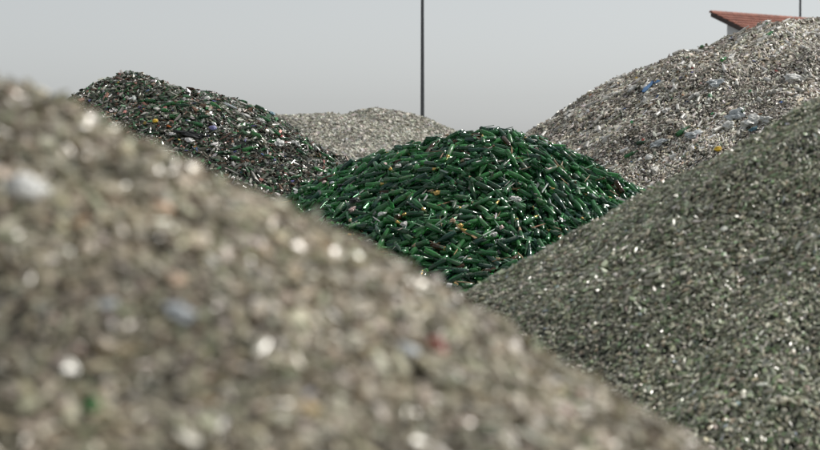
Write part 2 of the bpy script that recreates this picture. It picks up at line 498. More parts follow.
def drop(kind, x, y, phi, sink=0.012, force=False):
    b = BOTTLES[kind]; L = b['L']
    s = np.linspace(-L / 2 * .96, L / 2 * .96, 11); r = radius_at(kind, s)
    ca, sa = math.cos(phi), math.sin(phi)
    slope = 0.0
    for it in range(2):
        cs = math.cos(math.atan(slope))
        px_ = x + s * ca * cs; py_ = y + s * sa * cs
        und = np.full(len(s), -9.0)
        for t in (-.6, 0, .6):
            j, i = gi(px_ - sa * r * t, py_ + ca * r * t)
            und = np.maximum(und, HG[j, i] + r * (math.sqrt(1 - t * t)))
        hor = s * cs
        kl = np.argmax(und[:5]); kr = 6 + np.argmax(und[6:])
        slope = (und[kr] - und[kl]) / (hor[kr] - hor[kl])
        g_ = GREEN.grad(x, y, .15); sd = g_[0] * ca + g_[1] * sa; slope = max(sd - .38, min(sd + .38, slope))
    a = np.sort(und - slope * hor)[-3] - sink
    # stamp
    hw = L / 2 * cs + .05
    j0 = int(max(0, (y - hw - GY0) / DX)); j1 = int(min(len(gy), (y + hw - GY0) / DX)); i0 = int(max(0, (x - hw - GX0) / DX)); i1 = int(min(len(gx), (x + hw - GX0) / DX))
    X = XX[j0:j1, i0:i1] - x; Y = YY[j0:j1, i0:i1] - y
    u = X * ca + Y * sa; v = -X * sa + Y * ca
    us = u / cs
    rr = radius_at(kind, us)
    okm = (np.abs(us) < L / 2) & (np.abs(v) < rr)
    top = a + slope * u + np.sqrt(np.maximum(rr ** 2 - v ** 2, 0)) / cs
    sub = HG[j0:j1, i0:i1]
    sub[okm] = np.maximum(sub, top)[okm]
    ax = np.array([ca * cs, sa * cs, slope * cs])
    return np.array([x, y, a]), ax

def basis(ax, roll):
    ref = np.array([0, 0, 1.0]) if abs(ax[2]) < .9 else np.array([1.0, 0, 0])
    u = np.cross(ref, ax); u /= np.linalg.norm(u); v = np.cross(ax, u)
    c, s = math.cos(roll), math.sin(roll)
    return np.stack([u * c + v * s, -u * s + v * c, ax], 1)

rb = np.random.default_rng(77)
bottles = []   # dict(kind, T, ax, M, scale)
NB = 6000
for n in range(NB):
    cx = rb.uniform(-3.7, 3.9, 40); cy = rb.uniform(21.0, 26.6, 40)
    j, i = gi(cx, cy)
    dfc = TARGET[j, i] - HG[j, i]
    for ox, oy in ((5, 0), (-5, 0), (0, 5), (0, -5)):
        j2 = np.clip(j + oy, 0, len(gy) - 1); i2 = np.clip(i + ox, 0, len(gx) - 1)
        dfc = dfc + TARGET[j2, i2] - HG[j2, i2]
    dfc = dfc / 5
    dfc[TARGET[j, i] < 0.15] = -1
    k = int(np.argmax(dfc))
    if dfc[k] < 0.012: continue
    x, y = cx[k], cy[k]
    kind = KINDS[rb.choice(len(KINDS), p=KW)]
    g = GREEN.grad(x, y, .15)
    down = math.atan2(-g[1], -g[0])
    if x > 1.0: phi = down + rb.normal(0, .35) + (math.pi if rb.random() < .5 else 0)
    elif rb.random() < .62: phi = rb.normal(0.1, .5) + (math.pi if rb.random() < .5 else 0)
    else: phi = rb.uniform(0, 2 * math.pi)
    T, ax = drop(kind, x, y, phi)
    bottles.append(dict(kind=kind, T=T, ax=ax, M=basis(ax, rb.uniform(0, 6.28))))

# hero bottles seen in the photograph: px, py, angle on the picture (deg, neck direction), kind, trim, label
class HG_surface:
    pass
def green_surf(x, y):
    j, i = gi(np.asarray(x), np.asarray(y)); return HG[j, i]
def hit_green(px, py):
    d = ray(px, py); t = np.linspace(20.3, 27.0, 3000)
    z = CAMZ + d[2] * t; hh = green_surf(d[0] * t, d[1] * t)
    k = np.nonzero(z <= hh)[0]
    k = k[0] if len(k) else int(np.argmin(z - hh))
    return d[0] * t[k], d[1] * t[k]
def screen_phi(heap, x, y, ang):
    g = heap.grad(x, y, .2); dx = math.cos(ang); dz = math.sin(ang)
    gy_ = g[1] if abs(g[1]) > .25 else .25
    dy = max(-1.6, min(1.6, (dz - g[0] * dx) / gy_))
    return math.atan2(dy, dx)
HERO = [
 (472, 183, 108, 'flute', 'tan', 'green bottle with tan neck foil pointing up, above the centre of the bottle heap'),
 (553, 171, -4, 'claret', 'pinkgold', 'green bottle with pale pink label and gold neck, upper right of the bottle heap'),
 (566, 181, -26, 'claret', 'white', 'green bottle with a painted white sun streak below the pale pink and gold one'),  # label mesh here is a specular streak done in white colour
 (483, 140, 95, 'beer', 'gold', 'small green bottle with gold neck standing up near the top of the bottle heap'),
 (394, 224, -3, 'beer', 'gold', 'small green bottle with gold neck foil lying level at the left of the bottle heap'),
 (420, 209, -20, 'sloping', 'gold', 'green bottle with gold neck foil slanting down left of the middle of the bottle heap'),
 (440, 198, 160, 'sekt', 'gold', 'stout green bottle with crumpled gold foil beside the middle of the bottle heap'),
 (494, 207, 28, 'beer', 'gold', 'small green bottle with thin gold neck pointing up right, near the white paper ball'),
 (521, 238, 100, 'flute', 'tan', 'green bottle with pinkish tan neck pointing up in the lower middle of the bottle heap'),
 (531, 221, 20, 'sloping', 'gold', 'green bottle with short gold foil, lower right of the white paper ball'),
 (549, 251, -18, 'claret', 'white', 'green bottle with long white label, at the lower right edge of the bottle heap'),
 (474, 262, -22, 'claret', 'white', 'green bottle with white label near the foot of the bottle heap'),
 (411, 154, 5, 'claret', 'white', 'green bottle with a pale label high on the left ridge of the bottle heap'),
 (483, 166, 3, 'claret', 'white', 'green bottle with small white label just right of the tan-necked one'),
 (388, 170, -8, 'claret', 'pinkgold', 'green bottle with pink label on the upper left side of the bottle heap'),
 (508, 196, 60, 'flute', 'none', 'slim green bottle pointing up right beside the white paper ball'),
 (602, 178, -35, 'sloping', 'none', 'smooth green bottle pointing down right on the right flank of the heap'),
 (578, 194, 85, 'sloping', 'none', 'rounded green bottle standing almost upright on the right flank of the heap'),
]
for (px, py, ang, kind, trim, lab) in HERO:
    x, y = hit_green(px, py)
    T, ax = drop(kind, x, y, screen_phi(GREEN, x, y, R(ang)), sink=.006)
    bottles.append(dict(kind=kind, T=T, ax=ax, M=basis(ax, 0.0), hero=(trim, lab)))

# which bottles show largest in the photograph
def line_clear(P, heaps):
    t = np.linspace(0.1, 0.97, 90)[:, None]
    X = P[None, :, 0] * t; Y = P[None, :, 1] * t; Z = CAMZ + (P[None, :, 2] - CAMZ) * t
    okc = np.ones(len(P), bool)
    for h in heaps: okc &= ~np.any(h.h(X, Y) > Z, axis=0)
    return okc
pts = []; ids = []
for n, b in enumerate(bottles):
    s = np.linspace(-.48, .48, 14) * BOTTLES[b['kind']]['L']; r = radius_at(b['kind'], s)
    a = np.linspace(0, 2 * math.pi, 14, endpoint=False)
    Lc = np.stack([(r[:, None] * np.cos(a)).ravel(), (r[:, None] * np.sin(a)).ravel(), np.repeat(s, 14)], 1)
    pts.append(Lc @ b['M'].T + b['T']); ids.append(np.full(len(Lc), n))
pts = np.concatenate(pts); ids = np.concatenate(ids)
u, v, dd = project(pts)
inside = (u > 0) & (u < 820) & (v > 0) & (v < 450)
pts, ids, u, v, dd = pts[inside], ids[inside], u[inside], v[inside], dd[inside]
cell = v.astype(int) * 820 + u.astype(int)
o = np.lexsort((dd, cell)); cs_, first = np.unique(cell[o], return_index=True)
win = o[first]
clear = line_clear(pts[win], [NEAR, RIGHT])
cnt = np.bincount(ids[win][clear], minlength=len(bottles))
cen_u, cen_v, _ = project(np.array([b['T'] for b in bottles]))
hero_ids = [n for n, b in enumerate(bottles) if 'hero' in b]
order = [n for n in np.argsort(-cnt) if 'hero' not in bottles[n] and cnt[n] > 0]
single = set(order[:300 - len(hero_ids)])
print('bottles', len(bottles), 'seen', int((cnt > 0).sum()))

GROUP_G = 'glass bottles lying on the bottle heap'
# glass: three greens, all the same procedural recipe
def glass(name, col, trans=0.55, rough=0.15):
    m = principled(name, col, rough, 0.5, trans=trans, ior=1.5)
    add_noise(m, scale=9, amt=0.35, rough_var=0.03, detail=8)
    nt = m.node_tree; b = nt.nodes['Principled BSDF']      # dried residue and dust in patches
    tc = nt.nodes.new('ShaderNodeTexCoord'); oi = nt.nodes.new('ShaderNodeObjectInfo')
    n2 = nt.nodes.new('ShaderNodeTexNoise'); n2.noise_dimensions = '4D'; n2.inputs['Scale'].default_value = 14; n2.inputs['Detail'].default_value = 7
    ml = nt.nodes.new('ShaderNodeMath'); ml.operation = 'MULTIPLY'; ml.inputs[1].default_value = 40
    nt.links.new(oi.outputs['Random'], ml.inputs[0]); nt.links.new(ml.outputs[0], n2.inputs['W'])
    nt.links.new(tc.outputs['Object'], n2.inputs['Vector'])
    r2 = nt.nodes.new('ShaderNodeMapRange'); r2.inputs['From Min'].default_value = .50; r2.inputs['From Max'].default_value = .66; r2.inputs['To Max'].default_value = .6
    nt.links.new(n2.outputs['Fac'], r2.inputs['Value'])
    mc = nt.nodes.new('ShaderNodeMix'); mc.data_type = 'RGBA'
    nt.links.new(b.inputs['Base Color'].links[0].from_socket, mc.inputs[6]); mc.inputs[7].default_value = (.20, .24, .17, 1)
    nt.links.new(r2.outputs[0], mc.inputs[0]); nt.links.new(mc.outputs[2], b.inputs['Base Color'])
    ad = nt.nodes.new('ShaderNodeMath'); ad.operation = 'ADD'
    nt.links.new(b.inputs['Roughness'].links[0].from_socket, ad.inputs[0])
    m3 = nt.nodes.new('ShaderNodeMath'); m3.operation = 'MULTIPLY'; m3.inputs[1].default_value = .8
    nt.links.new(r2.outputs[0], m3.inputs[0]); nt.links.new(m3.outputs[0], ad.inputs[1]); nt.links.new(ad.outputs[0], b.inputs['Roughness'])
    return m
G1 = glass('bottle_green_glass', (.052, .24, .08))
G2 = glass('dark_green_glass', (.027, .12, .052))
G3 = glass('bright_green_glass', (.085, .37, .10))
G4 = glass('blue_green_glass', (.04, .13, .09))
G5 = glass('brown_glass', (.10, .045, .018))
GM = [G1, G2, G3, G4, G5]
foil_gold = principled('gold_foil', (.62, .42, .13), .35, .5, metal=.5); add_noise(foil_gold, 40, .3, .3)
foil_tan = principled('tan_foil', (.52, .36, .24), .4, .5); add_noise(foil_tan, 40, .3, .3)
paper_and_streak_white = principled('white_paper_and_streak', (.70, .68, .66), .55, .4); add_noise(paper_and_streak_white, 25, .2, .3)
paper_pink = principled('pink_paper', (.66, .50, .47), .5, .4); add_noise(paper_pink, 25, .2, .3)

bottle_mesh = {}
def mesh_of(kind, gi_):
    key = (kind, gi_)
    if key not in bottle_mesh:
        a = Acc(); a.add(TM[kind], np.eye(3)[None], np.zeros((1, 3)), np.array([[.1, .2, .1]]))
        me = a.mesh('glass_bottle_' + kind.rstrip('012'), smooth=True); me.materials.append(GM[gi_]); bottle_mesh[key] = me
    return bottle_mesh[key]
from mathutils import Matrix
def mat4(M, T):
    m = Matrix(((M[0][0], M[0][1], M[0][2], T[0]), (M[1][0], M[1][1], M[1][2], T[1]), (M[2][0], M[2][1], M[2][2], T[2]), (0, 0, 0, 1)))
    return m
trim_cache = {}
def ring_mesh(kind, z0, z1, d, mat, nm):
    key = (kind, nm, mat.name)
    if key not in trim_cache:
        L = BOTTLES[kind]['L']; zs = np.linspace(z0, z1, 7); rr = radius_at(kind, zs - L / 2) + d
        prof = [(rr[0] - d, zs[0])] + list(zip(rr, zs)) + [(rr[-1] - d if nm == 'label' else .006, zs[-1] + .0005)]
        V, F = lathe(prof, 16, cap0=False, cap1=False)
        V = np.array(V); V[:, 2] -= L / 2
        if nm == 'label':      # a label wraps most of the way round
            F = [f for f in F if (f[0] % 16) < 6]
        me = bpy.data.meshes.new(nm); me.from_pydata([tuple(q) for q in V], [], F); me.shade_smooth()
        me.materials.append(mat); trim_cache[key] = me
    return trim_cache[key]
def add_trim(o, kind, which):
    L = BOTTLES[kind]['L']
    def part(nm, me):
        p = bpy.data.objects.new(nm, me); C.objects.link(p); p.parent = o
    if which in ('gold', 'tan', 'pinkgold'):
        mt = foil_tan if which == 'tan' else foil_gold
        part('neck_foil', ring_mesh(kind, L * .70 if which != 'pinkgold' else L * .80, L - .001, .0012, mt, 'neck_foil'))
    if which in ('white', 'pinkgold'):
        part('label', ring_mesh(kind, L * .20, L * .42, .0010, paper_and_streak_white if which == 'white' else paper_pink, 'label'))  # pale labels, some standing in for sun streaks painted on the glass

def where_word(px, py, T):
    if T[2] > GREEN.h(T[0], T[1] + .5) - .02 and py < 150: return 'on the bottle heap crest'
    c = 'far left' if px < 345 else 'left' if px < 420 else 'middle left' if px < 500 else 'middle right' if px < 560 else 'right flank'
    h = 'upper' if py < 165 else ('central' if py < 220 else 'lower')
    return 'bottle heap ' + h + ' ' + c
COLW = ['green', 'dark green', 'bright green', 'bluish green', 'brown']
labels_used = {}
stuff_ids = []
for n, b in enumerate(bottles):
    gsel = int(rb.choice(5, p=[.40, .26, .20, .11, .03]))
    b['g'] = gsel
    if 'hero' in b:
        b['g'] = 0
        o = bpy.data.objects.new('glass_bottle', mesh_of(b['kind'], 0)); C.objects.link(o)
        o.matrix_world = mat4(b['M'], b['T'])
        tag(o, b['hero'][1], 'bottle', GROUP_G)
        add_trim(o, b['kind'], b['hero'][0])
    elif n in single:
        o = bpy.data.objects.new('glass_bottle', mesh_of(b['kind'], gsel)); C.objects.link(o)
        o.matrix_world = mat4(b['M'], b['T'])
        d = b['ax']
        if abs(d[1]) > .8: dirw = 'neck forward' if d[1] < 0 else 'base forward'
        elif d[0] > 0: dirw = 'neck right'
        else: dirw = 'neck left'
        if b['kind'].startswith('broken'): dirw = dirw.replace('neck', 'opening')
        lab = '%s %s, %s, %s' % (COLW[gsel], KIND_WORD[b['kind']], dirw, where_word(cen_u[n], cen_v[n], b['T']))
        tag(o, lab, 'bottle', GROUP_G)
        lab = lab.replace('bluish green', 'bluish')
        labels_used.setdefault(lab, []).append((cen_u[n], o))
        if not b['kind'].startswith('broken'):
            q = rb.random()
            if cnt[n] > 14 and q < .17:
                w = ('gold', 'white', 'gold', 'tan')[int(rb.integers(4))]
                add_trim(o, b['kind'], w)
    else:
        stuff_ids.append(n)
NUMW = {2: ['left', 'right'], 3: ['left', 'middle', 'right'], 4: ['leftmost', 'second', 'third', 'rightmost'], 5: ['leftmost', 'second', 'middle', 'fourth', 'rightmost']}
CNTW = {2: 'two', 3: 'three', 4: 'four', 5: 'five', 6: 'six', 7: 'seven', 8: 'eight', 9: 'nine'}
def name_twins(used):
  for lab, mem in used.items():
    if len(mem) < 2: continue
    mem.sort(key=lambda q: q[0]); k_ = len(mem)
    ords = NUMW.get(k_) or ['leftmost', 'second', 'third', 'fourth', 'fifth', 'sixth', 'seventh', 'eighth', 'ninth'][:k_ - 1] + ['rightmost']
    for wd, (_, o) in zip(ords, mem):
        o['label'] = ' '.join(('%s, %s of %s' % (lab, wd, CNTW.get(k_, 'many'))).split()[:16])
name_twins(labels_used)
# the remaining bottles and the body of the heap
acc = Acc()
surface_sheet(acc, lambda x, y: np.where((x > GX0) & (x < GX1) & (y > GY0) & (y < GY1), GREEN.h(x, y), GREEN.h(x, y)) , np.arange(-5.6, 6.2, 0.05), np.arange(19.4, 31, 0.05), (.02, .07, .03), 0.14)
for kname in KINDS:
    for gsel in range(5):
        sel = [n for n in stuff_ids if bottles[n]['kind'] == kname and bottles[n]['g'] == gsel]
        if not sel: continue
        M = np.array([bottles[n]['M'] for n in sel]); T = np.array([bottles[n]['T'] for n in sel])
        gc = [(.052,.24,.08), (.027,.12,.052), (.085,.37,.10), (.04,.13,.09), (.10,.045,.018)][gsel]
        acc.add(TM[kname], M, T, np.tile(np.array(gc), (len(sel), 1)))
mm = tint_mat('heaped_green_glass', rough=.1, trans=.5, scale=9)
link('green_bottle_heap', acc.mesh('green_bottle_heap', smooth=True), mm, label='the many dark green bottles packed underneath and between the ones that show, central heap',
     cat='bottle heap', kind='stuff')
# broken fragments lying among the bottles
acc = Acc(); rs = np.random.default_rng(120)
x, y = region(17000, -3.8, 3.8, 21.0, 26.3, rs)
z = green_surf(x, y)
gradg = GREEN.grad
P_gf = [(.045,.22,.07), (.02,.10,.04), (.08,.38,.11), (.10,.14,.10), (.45,.47,.44), (.35,.24,.10), (.25,.12,.05)]
scatter(acc, lambda a, b: green_surf(a, b), gradg, x, y, lognorm(rs, ln(.040), .45, len(x)), P_gf, [24, 26, 18, 10, 8, 2.5, 3], tilt=.6, tmpls=MIXED, seed=121, glint=.02, lift=.1, depth=.5)
x, y = region(260, -3.6, 3.4, 21.2, 25.6, rs)
scatter(acc, lambda a, b: green_surf(a, b), gradg, x, y, rs.uniform(.04, .07, len(x)), [(.30,.42,.30), (.42,.42,.38), (.10,.3,.12)], [3, 2, 3], tilt=.2, tmpls=CURVED, elong=(1.6, 3.2), seed=122, glint=0, lift=.5, depth=.2)  # long shards whose pale colour stands in for sun highlights on glass
x, y = region(430, -3.6, 3.4, 21.2, 25.6, rs)
scatter(acc, lambda a, b: green_surf(a, b), gradg, x, y, rs.uniform(.025, .055, len(x)), [(.58,.42,.20), (.62,.47,.33), (.60,.52,.50), (.62,.60,.55), (.35,.22,.12)], [4, 4, 3, 4, 2], tilt=.3, elong=(2.0, 5.0), seed=123, glint=0, lift=.5, depth=.3)
link('green_glass_fragments', acc.mesh('green_glass_fragments'), tint_mat('green_fragments', rough=.15, trans=.3, scale=30),
     label='small broken pieces of green glass strewn between the bottles of the central heap', cat='glass fragments', kind='stuff')

# ------------------------------------------------------------------ big grey heap
acc = Acc()
surface_sheet(acc, GREY.h, np.arange(-4, 22, 0.12), np.arange(25.5, 48, 0.12), (.14, .135, .12), 0.06)
rs = np.random.default_rng(130)
x, y = region(190000, 0.6, 8.6, 29.0, 38.6, rs); keep = GREY.h(x, y) > .8; x, y = x[keep], y[keep]
scatter(acc, GREY.h, GREY.grad, x, y, lognorm(rs, ln(.038), .42, len(x)), P_grey, W_grey, tilt=.34, tmpls=MIXED, sort=.4, seed=131, patch=.8, psc=.9, glint=.0008, elong=(.8, 1.5), align=.6, lift=.35, depth=.8, vary=.3)
x, y = region(330, 0.6, 8.6, 29.0, 38.6, rs); keep = GREY.h(x, y) > .8; x, y = x[keep], y[keep]
scatter(acc, GREY.h, GREY.grad, x, y, rs.uniform(.04, .075, len(x)), RARE, [1]*6, tilt=.4, seed=132, lift=.4, depth=.4, glint=0)
# whole and broken clear bottles and jars in it
rs = np.random.default_rng(133)
k = 500; x, y = region(k, 1.0, 8.4, 29.5, 38.2, rs)
gxx, gyy = GREY.grad(x, y)
for kname in ('claret', 'beer', 'water', 'broken0', 'broken1'):
    sel = rs.integers(0, 5, k) == 0
    xs_, ys_ = x[sel], y[sel]; n_ = len(xs_)
    Ms = []; Ts = []
    for a_, b_, g1, g2 in zip(xs_, ys_, gxx[sel], gyy[sel]):
        ph = math.atan2(g2, g1) + rs.normal(0, .5); dx_, dy_ = math.cos(ph), math.sin(ph)
        ax = np.array([dx_, dy_, g1 * dx_ + g2 * dy_ + rs.normal(0, .12)]); ax /= np.linalg.norm(ax)
        Ms.append(basis(ax, rs.uniform(0, 6.28))); Ts.append([a_, b_, float(GREY.h(a_, b_)) + .025])
    pal = np.array([(.54,.53,.49), (.42,.41,.37), (.66,.65,.62), (.07,.22,.09)])
    acc.add(TM[kname], np.array(Ms), np.array(Ts), pal[rs.choice(4, n_, p=[.45, .3, .23, .02])])
link('clear_glass_heap', acc.mesh('clear_glass_heap'), tint_mat('clear_cullet', rough=.36, spec=.4, trans=.0, scale=12),
     label='tall light grey heap of clear glass and waste below the red tiled roof', cat='glass heap', kind='stuff')

# ------------------------------------------------------------------ dark mixed heap on the left
P_dark = [(.07,.075,.055), (.13,.135,.10), (.04,.09,.045), (.20,.20,.17), (.12,.07,.045), (.42,.40,.36), (.05,.15,.06), (.62,.60,.56), (.30,.16,.12)]
acc = Acc()
surface_sheet(acc, DARK.h, np.arange(-9.5, 4.0, 0.1), np.arange(23, 36, 0.1), (.03, .032, .025), 0.04)
rs = np.random.default_rng(140)
x, y = region(60000, -6.2, 0.4, 24.6, 30.8, rs); keep = DARK.h(x, y) > .3; x, y = x[keep], y[keep]
scatter(acc, DARK.h, DARK.grad, x, y, lognorm(rs, ln(.045), .42, len(x)), P_dark, [26, 18, 14, 12, 8, 8, 7, 4, 3], tilt=.36, tmpls=MIXED, sort=.4, seed=141, glint=.003, elong=(.9, 1.6), lift=.2, depth=.7, patch=.5, psc=.8, vary=.35)
x, y = region(500, -6.0, 0.2, 25, 30.6, rs); keep = DARK.h(x, y) > .3; x, y = x[keep], y[keep]
scatter(acc, DARK.h, DARK.grad, x, y, rs.uniform(.03, .07, len(x)), RARE + [(.5,.22,.2)], [1]*7, tilt=.4, seed=142, lift=.4, depth=.4, glint=0)
link('mixed_glass_heap', acc.mesh('mixed_glass_heap'), tint_mat('dark_cullet', rough=.2, scale=25),
     label='dark heap of mixed green and brown broken glass behind the blurred foreground heap', cat='glass heap', kind='stuff')

# ------------------------------------------------------------------ pale heap far behind
P_far = [(.44,.425,.36), (.36,.345,.285), (.52,.505,.44), (.27,.255,.21), (.60,.585,.52)]
acc = Acc()
surface_sheet(acc, far_h, np.arange(-17, 13, 0.25), np.arange(50, 72, 0.25), (.34, .33, .29), 0.04)
rs = np.random.default_rng(150)
x, y = region(90000, -7.5, 4.5, 50.5, 62.5, rs); keep = far_h(x, y) > .6; x, y = x[keep], y[keep]
scatter(acc, far_h, numgrad(far_h), x, y, lognorm(rs, ln(.048), .35, len(x)), P_far, [30, 22, 22, 14, 10], tilt=.45, seed=151, tmpls=CHUNKS, glint=.0005, vary=.15)
link('pale_glass_heap', acc.mesh('pale_glass_heap'), tint_mat('pale_cullet', rough=.5, spec=.3, scale=6),
     label='pale sandy grey heap of fine glass with two humps, farthest back under the sky', cat='glass heap', kind='stuff')

# ------------------------------------------------------------------ single things lying on the heaps
def crumple(name, size, seed, mat, loc, rot, flat=.45, rough=.5, sub=3, **k):
    """a crumpled lump of film, paper or foil"""
    bm = bmesh.new(); bmesh.ops.create_icosphere(bm, subdivisions=sub, radius=1.0)
    rs = np.random.default_rng(seed)
    dirs = rs.normal(size=(16, 3)); dirs /= np.linalg.norm(dirs, axis=1, keepdims=True); amp = rs.uniform(-1, 1, 16)
    for v in bm.verts:
        p = np.array(v.co); f = 1.0
        for d, a in zip(dirs, amp): f += rough * .75 * a * max(0, 1 - abs(float(p @ d) - .4) * 3.2)
        f = max(.25, f + rs.normal(0, .09) * min(1, rough * 2))
        v.co = (p[0] * f * size[0], p[1] * f * size[1], p[2] * f * size[2])
    o = bm_obj(name, bm, mat, **k); o.location = loc; o.rotation_euler = rot
    return o
film_and_glint_white = principled('white_film_and_glint', (.62, .62, .59), .4, .5); add_noise(film_and_glint_white, 20, .15, .3)
film_grey = principled('grey_film', (.42, .45, .46), .35, .5); add_noise(film_grey, 20, .2, .3)
film_blue = principled('blue_plastic', (.04, .12, .26), .4, .5); add_noise(film_blue, 20, .2)
pl_yellow = principled('yellow_plastic', (.70, .45, .03), .4, .5); add_noise(pl_yellow, 20, .15)
pl_lilac = principled('lilac_plastic', (.22, .22, .42), .4, .5); add_noise(pl_lilac, 20, .15)
pl_black = principled('black_plastic', (.015, .016, .016), .35, .5); add_noise(pl_black, 20, .2)
pl_red = principled('red_glass', (.24, .07, .045), .3, .5); add_noise(pl_red, 20, .2)
pl_cyan = principled('light_blue_plastic', (.14, .26, .32), .4, .5); add_noise(pl_cyan, 20, .2)
pl_orange = principled('orange_plastic', (.50, .13, .02), .4, .5); add_noise(pl_orange, 20, .2)
wood = principled('dry_twig', (.28, .19, .10), .7, .3); add_noise(wood, 30, .3, .3)

def put(heap, px, py, d0, d1, lift=0.0):
    p = heap.hit(px, py, d0, d1); p[2] += lift
    return p
def slope_rot(heap, p, yaw):
    g = heap.grad(p[0], p[1], .2)
    n = np.array([-g[0], -g[1], 1.0]); n /= np.linalg.norm(n)
    X, Y, N = frames(n[None], np.array([yaw]))
    return Matrix(((X[0][0], Y[0][0], N[0][0]), (X[0][1], Y[0][1], N[0][1]), (X[0][2], Y[0][2], N[0][2]))).to_euler()
class GS:
    @staticmethod
    def hit(px, py, a, b):
        x, y = hit_green(px, py); return np.array([x, y, float(green_surf(x, y))])
    grad = GREEN.grad
def lump(heap, rng, px, py, name, mat, wpx, hpx, ang, seed, label, cat, lift=.02, rough=.6, group=None):
    if heap is GS: wpx, hpx = wpx * .85, hpx * .62
    if heap is DARK: hpx = hpx * .7
    p = put(heap, px, py, *rng, lift=0)
    k = p[1] / FPX
    sx, sy = wpx * k / 2, hpx * k / 2 * 1.5
    g = heap.grad(p[0], p[1], .2)
    e = slope_rot(heap, p, R(ang)); p[2] += min(sx, sy) * .25 + lift
    return crumple(name, (sx, sy, min(sx, sy) * .6), seed, mat, p, e, rough=rough, label=label, cat=cat, group=group)
GR = (28.0, 39.0); DR = (23.5, 31.5)
# grey heap
lump(GREY, GR, 752, 124, 'plastic_bag', film_and_glint_white, 17, 9, 25, 1, 'white plastic bag, largest of the white pieces at the foot of the grey heap', 'plastic bag')
lump(GREY, GR, 766, 122, 'plastic_bag', film_and_glint_white, 11, 7, -25, 2, 'small crumpled white bag right of the largest white bag on the grey heap', 'plastic bag')
lump(GREY, GR, 729, 128, 'plastic_bag', film_and_glint_white, 11, 7, 20, 3, 'crumpled white bag left of the largest white bag on the grey heap', 'plastic bag')
lump(GREY, GR, 793, 80, 'plastic_bag', film_and_glint_white, 15, 6, -30, 4, 'long white plastic bag near the right edge of the grey heap', 'plastic bag')
lump(GREY, GR, 714, 86, 'plastic_film', film_grey, 13, 7, 5, 5, 'small dark grey sheet in the upper middle of the grey heap', 'plastic sheet')
lump(GREY, GR, 735, 118, 'plastic_film', film_grey, 16, 8, 35, 6, 'grey translucent sheet above the white bags on the grey heap', 'plastic sheet')
lump(GREY, GR, 694, 137, 'plastic_film', film_grey, 18, 6, 30, 7, 'grey sheet just right of the lower green bottle on the grey heap', 'plastic sheet')
lump(GREY, GR, 657, 146, 'plastic_film', film_grey, 20, 6, 20, 8, 'long bluish grey sheet left of the lower green bottle on the grey heap', 'plastic sheet')
lump(GREY, GR, 649, 160, 'plastic_cup', film_and_glint_white, 8, 5, 30, 9, 'small bright white piece low on the grey heap above the bottles', 'plastic piece', rough=.25)
lump(GREY, GR, 718, 151, 'plastic_disc', pl_yellow, 7, 4, 5, 10, 'bright yellow piece at the foot of the grey heap', 'plastic piece', rough=.2)
lump(GREY, GR, 702, 45, 'plastic_disc', G1, 5, 4.5, 5, 11, 'round dark green piece on the crest left of the roof', 'glass piece', rough=.1, lift=.04)
lump(GREY, GR, 753, 131, 'plastic_scrap', pl_cyan, 6, 3, 5, 12, 'small light blue scrap under the largest white bag', 'plastic piece')
# blue strap on the grey heap
def ribbon(name, pts3, w, mat, **k):
    V = []; F = []
    n = len(pts3)
    for i, p in enumerate(pts3):
        t = np.array(pts3[min(i + 1, n - 1)]) - np.array(pts3[max(i - 1, 0)]); t /= np.linalg.norm(t)
        s = np.cross(t, (0, -.5, .86)); s /= np.linalg.norm(s); nn = np.cross(s, t)
        ww = w[i] if hasattr(w, '__len__') else w
        for a, b in ((1, .25), (-1, .25), (-1, -.25), (1, -.25)):
            V.append(tuple(np.array(p) + s * ww * a / 2 + nn * ww * b / 2))
    for i in range(n - 1):
        for j in range(4):
            j2 = (j + 1) % 4
            F.append((i*4+j, i*4+j2, (i+1)*4+j2, (i+1)*4+j))
    F.append((3, 2, 1, 0)); F.append(tuple((n-1)*4+j for j in range(4)))
    me = bpy.data.meshes.new(name); me.from_pydata(V, [], F)
    return link(name, me, mat, **k)
pp = [put(GREY, a, b, *GR, lift=.06) for a, b in ((643, 96), (646, 92.5), (650, 89), (653, 86), (655, 87), (659, 84.5))]
ribbon('plastic_strap', pp, [.04, .07, .045, .08, .03, .06], film_blue, label='blue plastic strap lying on the upper left of the grey heap', cat='strap')
def lay_bottle(heap, rng, px, py, ang, kind, name, mat_i, label, scale=1.0, group=None, lift=.02):
    p = put(heap, px, py, *rng)
    ph = screen_phi(heap, p[0], p[1], R(ang)); g = heap.grad(p[0], p[1], .2)
    ax = np.array([math.cos(ph), math.sin(ph), g[0]*math.cos(ph)+g[1]*math.sin(ph)]); ax /= np.linalg.norm(ax)
    p[2] += lift
    o = bpy.data.objects.new(name, mesh_of(kind, mat_i)); C.objects.link(o)
    o.matrix_world = mat4(basis(ax, random.random() * 6) * scale, p)
    tag(o, label, 'bottle', group)
    return o
lay_bottle(GREY, GR, 724, 62, 38, 'claret', 'glass_bottle', 2, 'single green bottle high on the grey heap below the roof', 1.0, lift=.05)
lay_bottle(GREY, GR, 683, 134, 33, 'sekt', 'glass_bottle', 0, 'green bottle low on the grey heap, left of the grey sheet', 1.1, lift=.05)
lay_bottle(GREY, GR, 743, 113, 60, 'beer', 'glass_bottle', 1, 'small green bottle above the white bags on the grey heap', 1.0, lift=.05)
lay_bottle(GREY, GR, 631, 156, 25, 'claret', 'glass_bottle', 0, 'green bottle low on the left side of the grey heap', .9, lift=.03)
lay_bottle(GREY, GR, 641, 145, 5, 'broken0', 'glass_bottle', 1, 'broken green bottle stump on the grey heap beside the bluish grey sheet', 1.0, lift=.03)

